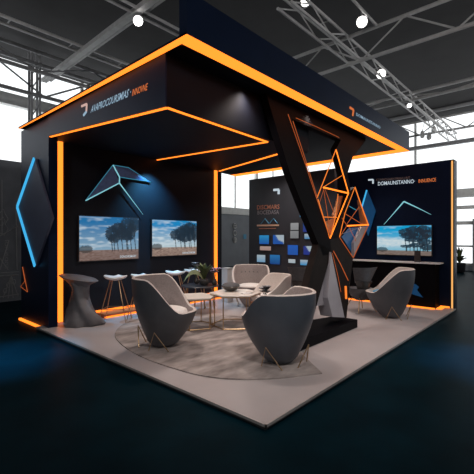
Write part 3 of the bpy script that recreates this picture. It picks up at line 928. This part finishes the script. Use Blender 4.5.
# ------------------------------------------------------------------ furniture
def armchair(name, label, loc, face, shell, lining, s=1.0, tuft=True, hb=0.90, hf=0.47, legs=True, cushm=None, bw_=62, wd_=1.0):
    o = thing(name, label, 'armchair', loc, face)
    n = 48
    def rim(ph):
        a = abs((ph + math.pi) % (2 * math.pi) - math.pi)
        t = (math.degrees(a) - 38) / (180 - bw_ - 38)
        t = max(0, min(1, t)); t = t * t * (3 - 2 * t)
        return hf + (hb - hf) * t
    def rad(ph, t):
        cx, sy = math.cos(ph), math.sin(ph)
        R = wd_ * (0.43 + 0.03 * cx if cx > 0 else 0.43 + 0.02 * cx)
        R *= (1 - 0.03 * abs(math.sin(2 * ph)))
        rb = 0.17
        return rb + (R - rb) * math.sin(min(1, t * 1.05) * math.pi / 2) ** 0.95
    rings = []
    for i in range(13):
        t = i / 12
        rg_ = []
        for j in range(n):
            ph = 2 * math.pi * j / n
            h = rim(ph)
            tt = t * min(1.0, (0.55 + 0.45 * h / hb) + 0.0)
            r = rad(ph, tt) if i else 0.15
            rg_.append(Vector((r * math.cos(ph), r * math.sin(ph), 0.015 + (h - 0.015) * t)) * s)
        rings.append(rg_)
    shl = MB().loft(rings, True, False).build('shell', shell, o, smooth=True)
    # piping band on the rim and the inner lining
    outer = rings[-1]
    inner = [Vector((p.x * 0.90, p.y * 0.90, p.z + 0.004)) for p in outer]
    mid = [Vector((p.x * 0.955, p.y * 0.955, p.z + 0.014)) for p in outer]
    MB().loft([outer, mid, inner], False, False).build('rim', M['cream'], shl, smooth=True)
    lr = []
    zb = 0.33 * s
    for i in range(15):
        t = i / 14
        q = []
        for j, p in enumerate(inner):
            z = p.z + (zb - p.z) * t
            k_ = 1 - 0.26 * t
            if tuft and p.z > 0.6 * s:
                k_ -= 0.035 * abs(math.sin(j * math.pi / 4)) * abs(math.sin((i) * math.pi / 4.6)) - 0.0
            q.append(Vector((p.x * k_, p.y * k_, z)))
        lr.append(q)
    lng = MB().loft(lr, False, True).build('lining', lining, o, smooth=True)
    cu = []
    for zc, f in ((0.335, 0.9), (0.35, 1.0), (0.43, 1.04), (0.475, 0.98), (0.495, 0.80), (0.50, 0.4)):
        cu.append([Vector((0.03 + 0.29 * f * math.cos(2 * math.pi * j / 28), 0.27 * f * math.sin(2 * math.pi * j / 28), zc)) * s for j in range(28)])
    MB().loft(cu).build('seat_cushion', cushm or M['cushion'], o, smooth=True)
    if tuft:
        for a in range(-2, 3):
            for zz in (0.60, 0.74):
                ph = math.pi + a * 0.30 + (0.15 if zz > .7 else 0)
                rr = 0.33
                MB().lathe(Vector((rr * math.cos(ph), rr * math.sin(ph), zz)) * s, [(0.004, -0.012), (0.012, 0), (0.004, 0.012)], 8).build('button', M['dgrey'], lng, smooth=True)
    if legs:
        for sgn, aa in ((1, -0.5), (-1, 0.5), (1, math.pi - 0.9), (-1, math.pi + 0.9)):
            pass
        for ph in (math.pi / 2, -math.pi / 2, math.pi):
            lm = MB()
            c_ = Vector((math.cos(ph), math.sin(ph), 0)); t_ = Vector((-math.sin(ph), math.cos(ph), 0))
            ap_ = c_ * (0.345 * wd_) + Vector((0, 0, 0.25))
            lm.tube([(c_ * 0.27 + t_ * 0.16) * s, ap_ * s, (c_ * 0.27 - t_ * 0.10) * s], 0.007 * s, 6)
            lm.build('leg', M['gold'], o)
    return o


ANG_R = math.atan2(RT.y, RT.x)          # towards the photo's right
ANG_F = math.atan2(FW.y, FW.x)          # away from the viewer
RZ = 0.064
gA = 'egg-shaped lounge armchairs'
def floorpt(x, y, z): return onZ(x, y, z)
p = floorpt(163, 345, RZ)
armchair('lounge_armchair', 'grey egg-shaped armchair at left on the rug, facing right, beside the wire tables', p, ANG_R - 0.12, M['shell'], M['lining'], 1.0, bw_=75)
p = floorpt(280, 361, RZ)
armchair('lounge_armchair', 'nearest blue-grey egg-shaped armchair seen from behind at the rug tip', p, ANG_F + 1.0, M['shellb'], M['lining'], 0.98, tuft=False, hb=0.83, hf=0.54, wd_=1.04, bw_=86)
p = floorpt(391, 317, 0.052)
armchair('lounge_armchair', 'egg-shaped armchair with pale rim standing before the right counter', p, ANG_R + math.pi - 0.35, M['shell'], M['cream'], 0.97, tuft=False, cushm=M['tri_b'])
armchair('lounge_armchair', 'tufted pinkish-grey armchair facing the viewer in front of the grey far wall', (6.02, 5.05, 0.052), ANG_F + math.pi - 0.1, M['lining'], M['lining'], 0.93)
armchair('lounge_armchair', 'cream armchair seen from its side, half hidden behind the nearest armchair', (5.42, 4.05, 0.052), ANG_R + math.pi + 0.35, M['cream'], M['cream'], 0.88, tuft=False, hb=0.86)

# draped hourglass stool
tw = thing('hourglass_seat', 'twisted dark grey hourglass seat with a flared top beside the left light strip', 'stool', floorpt(83, 326, 0.05) + FW * 0.12 + Vector((0, 0, 0.002)))
rings = []
N = 60
prof = [(0.0, 0.275, -.02), (0.03, 0.29, -.02), (0.12, 0.26, -.035), (0.25, 0.205, -.07), (0.40, 0.15, -.095), (0.52, 0.13, -.10), (0.62, 0.135, -.10), (0.70, 0.17, -.10)]
for i, (z, r, off) in enumerate(prof):
    rg_ = []
    for j in range(N):
        a = 2 * math.pi * j / N
        fold = 1 + 0.16 * math.cos(3 * (a + z * 3.0)) + 0.06 * math.cos(8 * a + z * 12)
        rg_.append(RT * (off + r * fold * math.cos(a)) + FW * (r * fold * 0.9 * math.sin(a)) + Vector((0, 0, z)))
    rings.append(rg_)
MB().loft(rings).build('body', M['twist'], tw, smooth=True)
rings = []
for z, r in ((0.66, 0.16), (0.70, 0.20), (0.74, 0.265), (0.765, 0.30), (0.785, 0.27), (0.80, 0.18), (0.803, 0.05)):
    rg_ = []
    for j in range(N):
        a = 2 * math.pi * j / N
        rx = r * (1 + 0.05 * math.cos(2 * a))
        q = RT * (-0.12 + rx * math.cos(a)) + FW * (r * 0.85 * math.sin(a))
        tilt = -0.17 * (rx * math.cos(a))
        rg_.append(q + Vector((0, 0, z + tilt)))
    rings.append(rg_)
MB().loft(rings).build('flared_top', M['twist'], tw, smooth=True)

# bar stools
def bar_stool(label, loc, rz, group=None):
    o = thing('bar_stool', label, 'bar stool', loc, rz, group)
    rings = []
    for z, f in ((0.0, 0.55), (0.012, 0.85), (0.035, 1.0), (0.055, 0.97), (0.05, 0.6), (0.045, 0.2)):
        rg_ = []
        for j in range(32):
            a = 2 * math.pi * j / 32
            x, y = 0.20 * f * math.cos(a), 0.155 * f * math.sin(a)
            lift = 0.9 * x * x + (0.03 * max(0, 1 - abs(x) * 12) if y > 0.06 else 0)
            rg_.append(Vector((x, y, 0.70 + z + lift)))
        rings.append(rg_)
    MB().loft(rings).build('seat', M['white'], o, smooth=True)
    for sx, sy in ((-1, -1), (1, -1), (1, 1), (-1, 1)):
        MB().tube([(sx * 0.07, sy * 0.06, 0.71), (sx * 0.235, sy * 0.18, 0.0)], 0.007, 6).build('leg', M['gold'], o)
    zf, k_ = 0.22, 0.69
    fx, fy = 0.07 + 0.165 * k_, 0.06 + 0.12 * k_
    MB().tube([(-fx, -fy, zf), (fx, -fy, zf), (fx, fy, zf), (-fx, fy, zf)], 0.006, 5, closed=True).build('footrest', M['gold'], o)
    return o
st1 = bar_stool('leftmost white-seated bar stool, just right of the hourglass seat', (3.37, 5.88, 0.052), ANG_R)
dup(st1, (3.80, 5.72, 0.052), ANG_R + 0.1, 'second white bar stool, partly behind the left armchair')
dup(st1, (4.62, 5.80, 0.052), ANG_R - 0.05, 'third white bar stool, under the right screen of the back wall')
dup(st1, (5.15, 5.87, 0.052), ANG_R + 0.15, 'fourth white bar stool, behind the potted leaves')

# wire coffee tables
def wire_table(label, loc, r, h, topm, rz=0, sx=1.0, thick=0.022):
    o = thing('wire_coffee_table', label, 'coffee table', loc, rz)
    hexp = [Vector((r * sx * math.cos(math.pi / 3 * i), r * math.sin(math.pi / 3 * i), 0)) for i in range(6)]
    MB().prism([q * 1.02 + Vector((0, 0, h - thick)) for q in hexp], (0, 0, thick)).build('tabletop', topm, o, bevel=0.004)
    fr = MB()
    fr.tube([q * 0.96 + Vector((0, 0, 0.012)) for q in hexp], 0.009, 5, closed=True)
    fr.build('base_frame', M['gold'], o)
    fr = MB()
    fr.tube([q * 0.96 + Vector((0, 0, h - thick - 0.01)) for q in hexp], 0.009, 5, closed=True)
    fr.build('top_frame', M['gold'], o)
    for q in hexp:
        MB().tube([q * 0.96 + Vector((0, 0, 0.0)), q * 0.96 + Vector((0, 0, h - thick))], 0.009, 5).build('leg', M['gold'], o)
    return o
wire_table('largest hexagonal wire coffee table with a cream top at the middle of the rug', (4.5, 4.1, 0.066), 0.42, 0.53, M['tabletop'], 0.25)
wire_table('slightly lower cream-topped wire coffee table beside the left armchair', (3.99, 4.5, 0.066), 0.33, 0.49, M['tabletop'], 0.55)
wire_table('small wire coffee table with a brown top behind the nearest armchair', (4.62, 3.6, 0.066), 0.22, 0.42, M['wood'], 0.1)

# round dark side table with plants
rt_ = thing('round_side_table', 'round black side table carrying the potted leaves', 'side table', (4.85, 5.35, 0.052))
MB().lathe((0, 0, 0), [(0.02, 0.50), (0.36, 0.50), (0.37, 0.512), (0.36, 0.525), (0.02, 0.525)], 36).build('tabletop', M['dark'], rt_, smooth=True)
for i in range(4):
    a = i * math.pi / 2 + 0.5
    MB().tube([(0.24 * math.cos(a), 0.24 * math.sin(a), 0.5), (0.30 * math.cos(a), 0.30 * math.sin(a), 0)], 0.012, 6).build('leg', M['gold'], rt_)

def leafs(mb, c, n, h, spread, wd, seed, mi=0, droop=0.4, lo=0.0):
    r = random.Random(seed)
    for i in range(n):
        a = 2 * math.pi * i / n + r.uniform(-.3, .3)
        L = h * r.uniform(0.75, 1.1)
        sp = spread * r.uniform(0.5, 1.1)
        d = Vector((math.cos(a), math.sin(a), 0))
        t_ = Vector((-math.sin(a), math.cos(a), 0))
        pts_l, pts_m, pts_r = [], [], []
        for k_ in range(8):
            t = k_ / 7
            ctr = Vector(c) + d * (sp * t ** 1.3) + Vector((0, 0, lo + L * (t - droop * t * t)))
            wv = wd * math.sin(math.pi * min(1, 0.08 + 0.92 * t)) ** 0.8 * (1 - 0.25 * t)
            pts_l.append(ctr + t_ * wv + Vector((0, 0, wv * .35))); pts_m.append(ctr); pts_r.append(ctr - t_ * wv + Vector((0, 0, wv * .35)))
        vs_ = pts_l + pts_m + pts_r
        fs_ = [(k_, k_ + 1, 9 + k_, 8 + k_) for k_ in range(7)] + [(8 + k_, 9 + k_, 17 + k_, 16 + k_) for k_ in range(7)]
        mb.add(vs_, fs_, mi)
pl = thing('potted_leafy_plant', 'potted plant with broad green leaves on the round black table', 'plant', (4.87, 5.25, 0.578))
MB().lathe((0, 0, 0), [(0.05, 0), (0.085, 0.02), (0.10, 0.09), (0.085, 0.12), (0.07, 0.115)], 20).build('pot', M['ceramic'], pl, smooth=True)
m_ = MB(); leafs(m_, (0, 0, 0.1), 12, 0.40, 0.19, 0.055, 3, droop=0.25); leafs(m_, (0, 0, 0.1), 6, 0.34, 0.07, 0.045, 8, droop=0.1)
m_.build('leaves', M['leaf'], pl, smooth=True)
m_ = MB(); d_ = -RT
pv = []
for k_ in range(9):
    t = k_ / 8
    pv.append(d_ * (0.40 * t) + Vector((0, 0, 0.10 + 0.36 * t * (1 - t) * 2 - 0.05 * t)))
vs_ = []
for k_, q in enumerate(pv):
    wv = 0.045 * math.sin(math.pi * (0.08 + 0.9 * k_ / 8))
    vs_ += [q + Vector((0, 0, wv)), q - Vector((0, 0, wv)) - FW * 0.02]
m_.add(vs_, [(2 * k_, 2 * k_ + 2, 2 * k_ + 3, 2 * k_ + 1) for k_ in range(8)])
tag(m_.build('long_leaf', M['leafl'], pl, smooth=True), 'long pale leaf arching to the left')

def bouquet(name, label, loc, pm, h=0.28, n=9, seed=1, rad=0.1, vm='ceramic', vh=0.12):
    o = thing(name, label, 'flowers', loc)
    MB().lathe((0, 0, 0), [(0.03, 0), (0.05, 0.02), (0.055, vh * 0.5), (0.03, vh * 0.9), (0.036, vh), (0.02, vh * 0.97)], 16).build('vase', M[vm], o, smooth=True)
    r = random.Random(seed)
    s_, f_ = MB(), MB()
    for i in range(n):
        a = r.uniform(0, 6.28); q = r.uniform(0.2, 1) * rad
        t = Vector((q * math.cos(a), q * math.sin(a), h + r.uniform(-0.07, 0.05)))
        s_.tube([(0, 0, vh * .9), (t.x * .5, t.y * .5, (vh + t.z) / 2), t], 0.004, 4)
        for k_ in range(7):
            b = k_ * 0.9 + a
            u = Vector((math.cos(b), math.sin(b), 0.5)) * 0.048
            v_ = Vector((-math.sin(b), math.cos(b), 0)) * 0.026
            f_.add([t, t + u + v_, t + u * 1.4, t + u - v_], [(0, 1, 2, 3)])
    s_.build('stems', M['leaf'], o); f_.build('blossoms', M[pm], o)
    return o
bouquet('flower_vase', 'vase of mauve flowers in front of the upright light strip', (5.02, 5.12, 0.578), 'petal', 0.27, 9, 4)
bouquet('flower_vase', 'grey dried flowers standing behind the green potted leaves', (4.92, 5.52, 0.578), 'petalg', 0.34, 10, 7, 0.12)
bouquet('flower_vase', 'grey flower bunch on the small brown table behind the nearest armchair', (4.62, 3.58, 0.487), 'petalg', 0.20, 10, 9, 0.09, vh=0.08)
# bowl and small things on the cream table
bl = thing('lidded_bowl', 'dark ceramic bowl with a lid on the cream coffee table', 'bowl', (4.56, 4.26, 0.597))
MB().lathe((0, 0, 0), [(0.05, 0), (0.09, 0.012), (0.14, 0.05), (0.155, 0.085), (0.15, 0.09)], 28).build('bowl_body', M['ceramic'], bl, smooth=True)
MB().lathe((0, 0, 0), [(0.15, 0.091), (0.135, 0.115), (0.08, 0.135), (0.02, 0.14)], 28).build('lid', M['dgrey'], bl, smooth=True)
for i, (x, y, rz, lb, m_) in enumerate(((4.68, 3.93, 0.4, 'cream folded brochure on the right of the cream table', 'cream'), (4.50, 3.86, -0.3, 'white booklet nearest the cream table right edge', 'white'))):
    o = MB().box(-0.08, 0.08, -0.055, 0.055, 0, 0.012)
    ob = o.build('brochure', M[m_], loc=(x, y, 0.597)); ob.rotation_euler = (0, 0, rz)
    tag(ob, lb, 'brochure')
# white pedestal next to the tufted chair
pd = thing('white_pedestal', 'small white box pedestal left of the tufted armchair', 'pedestal', (6.02, 5.73, 0.052))
MB().box(-0.09, 0.09, -0.09, 0.09, 0, 0.74).build('pedestal_body', M['paper'], pd, bevel=0.006)
MB().box(-0.10, 0.10, -0.10, 0.10, 0.74, 0.76).build('pedestal_top', M['paper'], pd)

# dark shell chairs
def dark_chair(label, loc, rz, m1, m2):
    o = thing('shell_chair', label, 'chair', loc, rz)
    # backrest: curved tapering plate, front is +x
    def plate(z0, z1, w0, w1, x0, x1, th, cv):
        rings = []
        for i in range(7):
            t = i / 6
            wv, xx, zz = w0 + (w1 - w0) * t, x0 + (x1 - x0) * t, z0 + (z1 - z0) * t
            row = []
            for j in range(11):
                u = -1 + j / 5
                row.append(Vector((xx + cv * u * u, wv * u, zz)))
            for j in range(10, -1, -1):
                u = -1 + j / 5
                row.append(Vector((xx + cv * u * u + th, wv * u, zz)))
            rings.append(row)
        return MB().loft(rings)
    plate(0.56, 0.86, 0.16, 0.27, -0.20, -0.28, 0.03, 0.12).build('backrest', m1, o, smooth=True)
    plate(0.38, 0.60, 0.11, 0.19, -0.17, -0.21, 0.025, 0.08).build('back_support', m2, o, smooth=True)
    rings = []
    for z, f in ((0.22, 0.45), (0.30, 0.8), (0.40, 1.0), (0.45, 1.0), (0.44, 0.8), (0.42, 0.3)):
        rings.append([Vector((0.24 * f * math.cos(a), 0.23 * f * math.sin(a), z)) for a in [2 * math.pi * j / 28 for j in range(28)]])
    MB().loft(rings).build('seat', m1, o, smooth=True)
    for sx, sy in ((-1, -1), (1, -1), (1, 1), (-1, 1)):
        MB().tube([(sx * 0.10, sy * 0.09, 0.30), (sx * 0.22, sy * 0.20, 0)], 0.009, 6).build('leg', M['gold'], o)
    return o
dark_chair('dark grey shell chair between the sculpture and the right armchair', (7.05, 3.1, 0.052), ANG_F + 0.3, M['dgrey'], M['ceramic'])
dark_chair('dark shell chair in front of the poster wall, left of the sculpture', (6.3, 4.05, 0.052), ANG_F + 0.2, M['dgrey'], M['ceramic'])

# potted plant beyond the right wall
hp = thing('hall_plant', 'small dark potted plant against the hall windows at the far right', 'plant', (17.9, 3.55, 0))
MB().lathe((0, 0, 0), [(0.14, 0), (0.20, 0.05), (0.24, 0.40), (0.20, 0.42)], 16).build('pot', M['dark'], hp, smooth=True)
m_ = MB(); leafs(m_, (0, 0, 0.38), 14, 0.6, 0.42, 0.07, 21, droop=0.45); leafs(m_, (0, 0, 0.38), 8, 0.9, 0.22, 0.07, 22, droop=0.25)
m_.build('leaves', M['leaf'], hp, smooth=True)
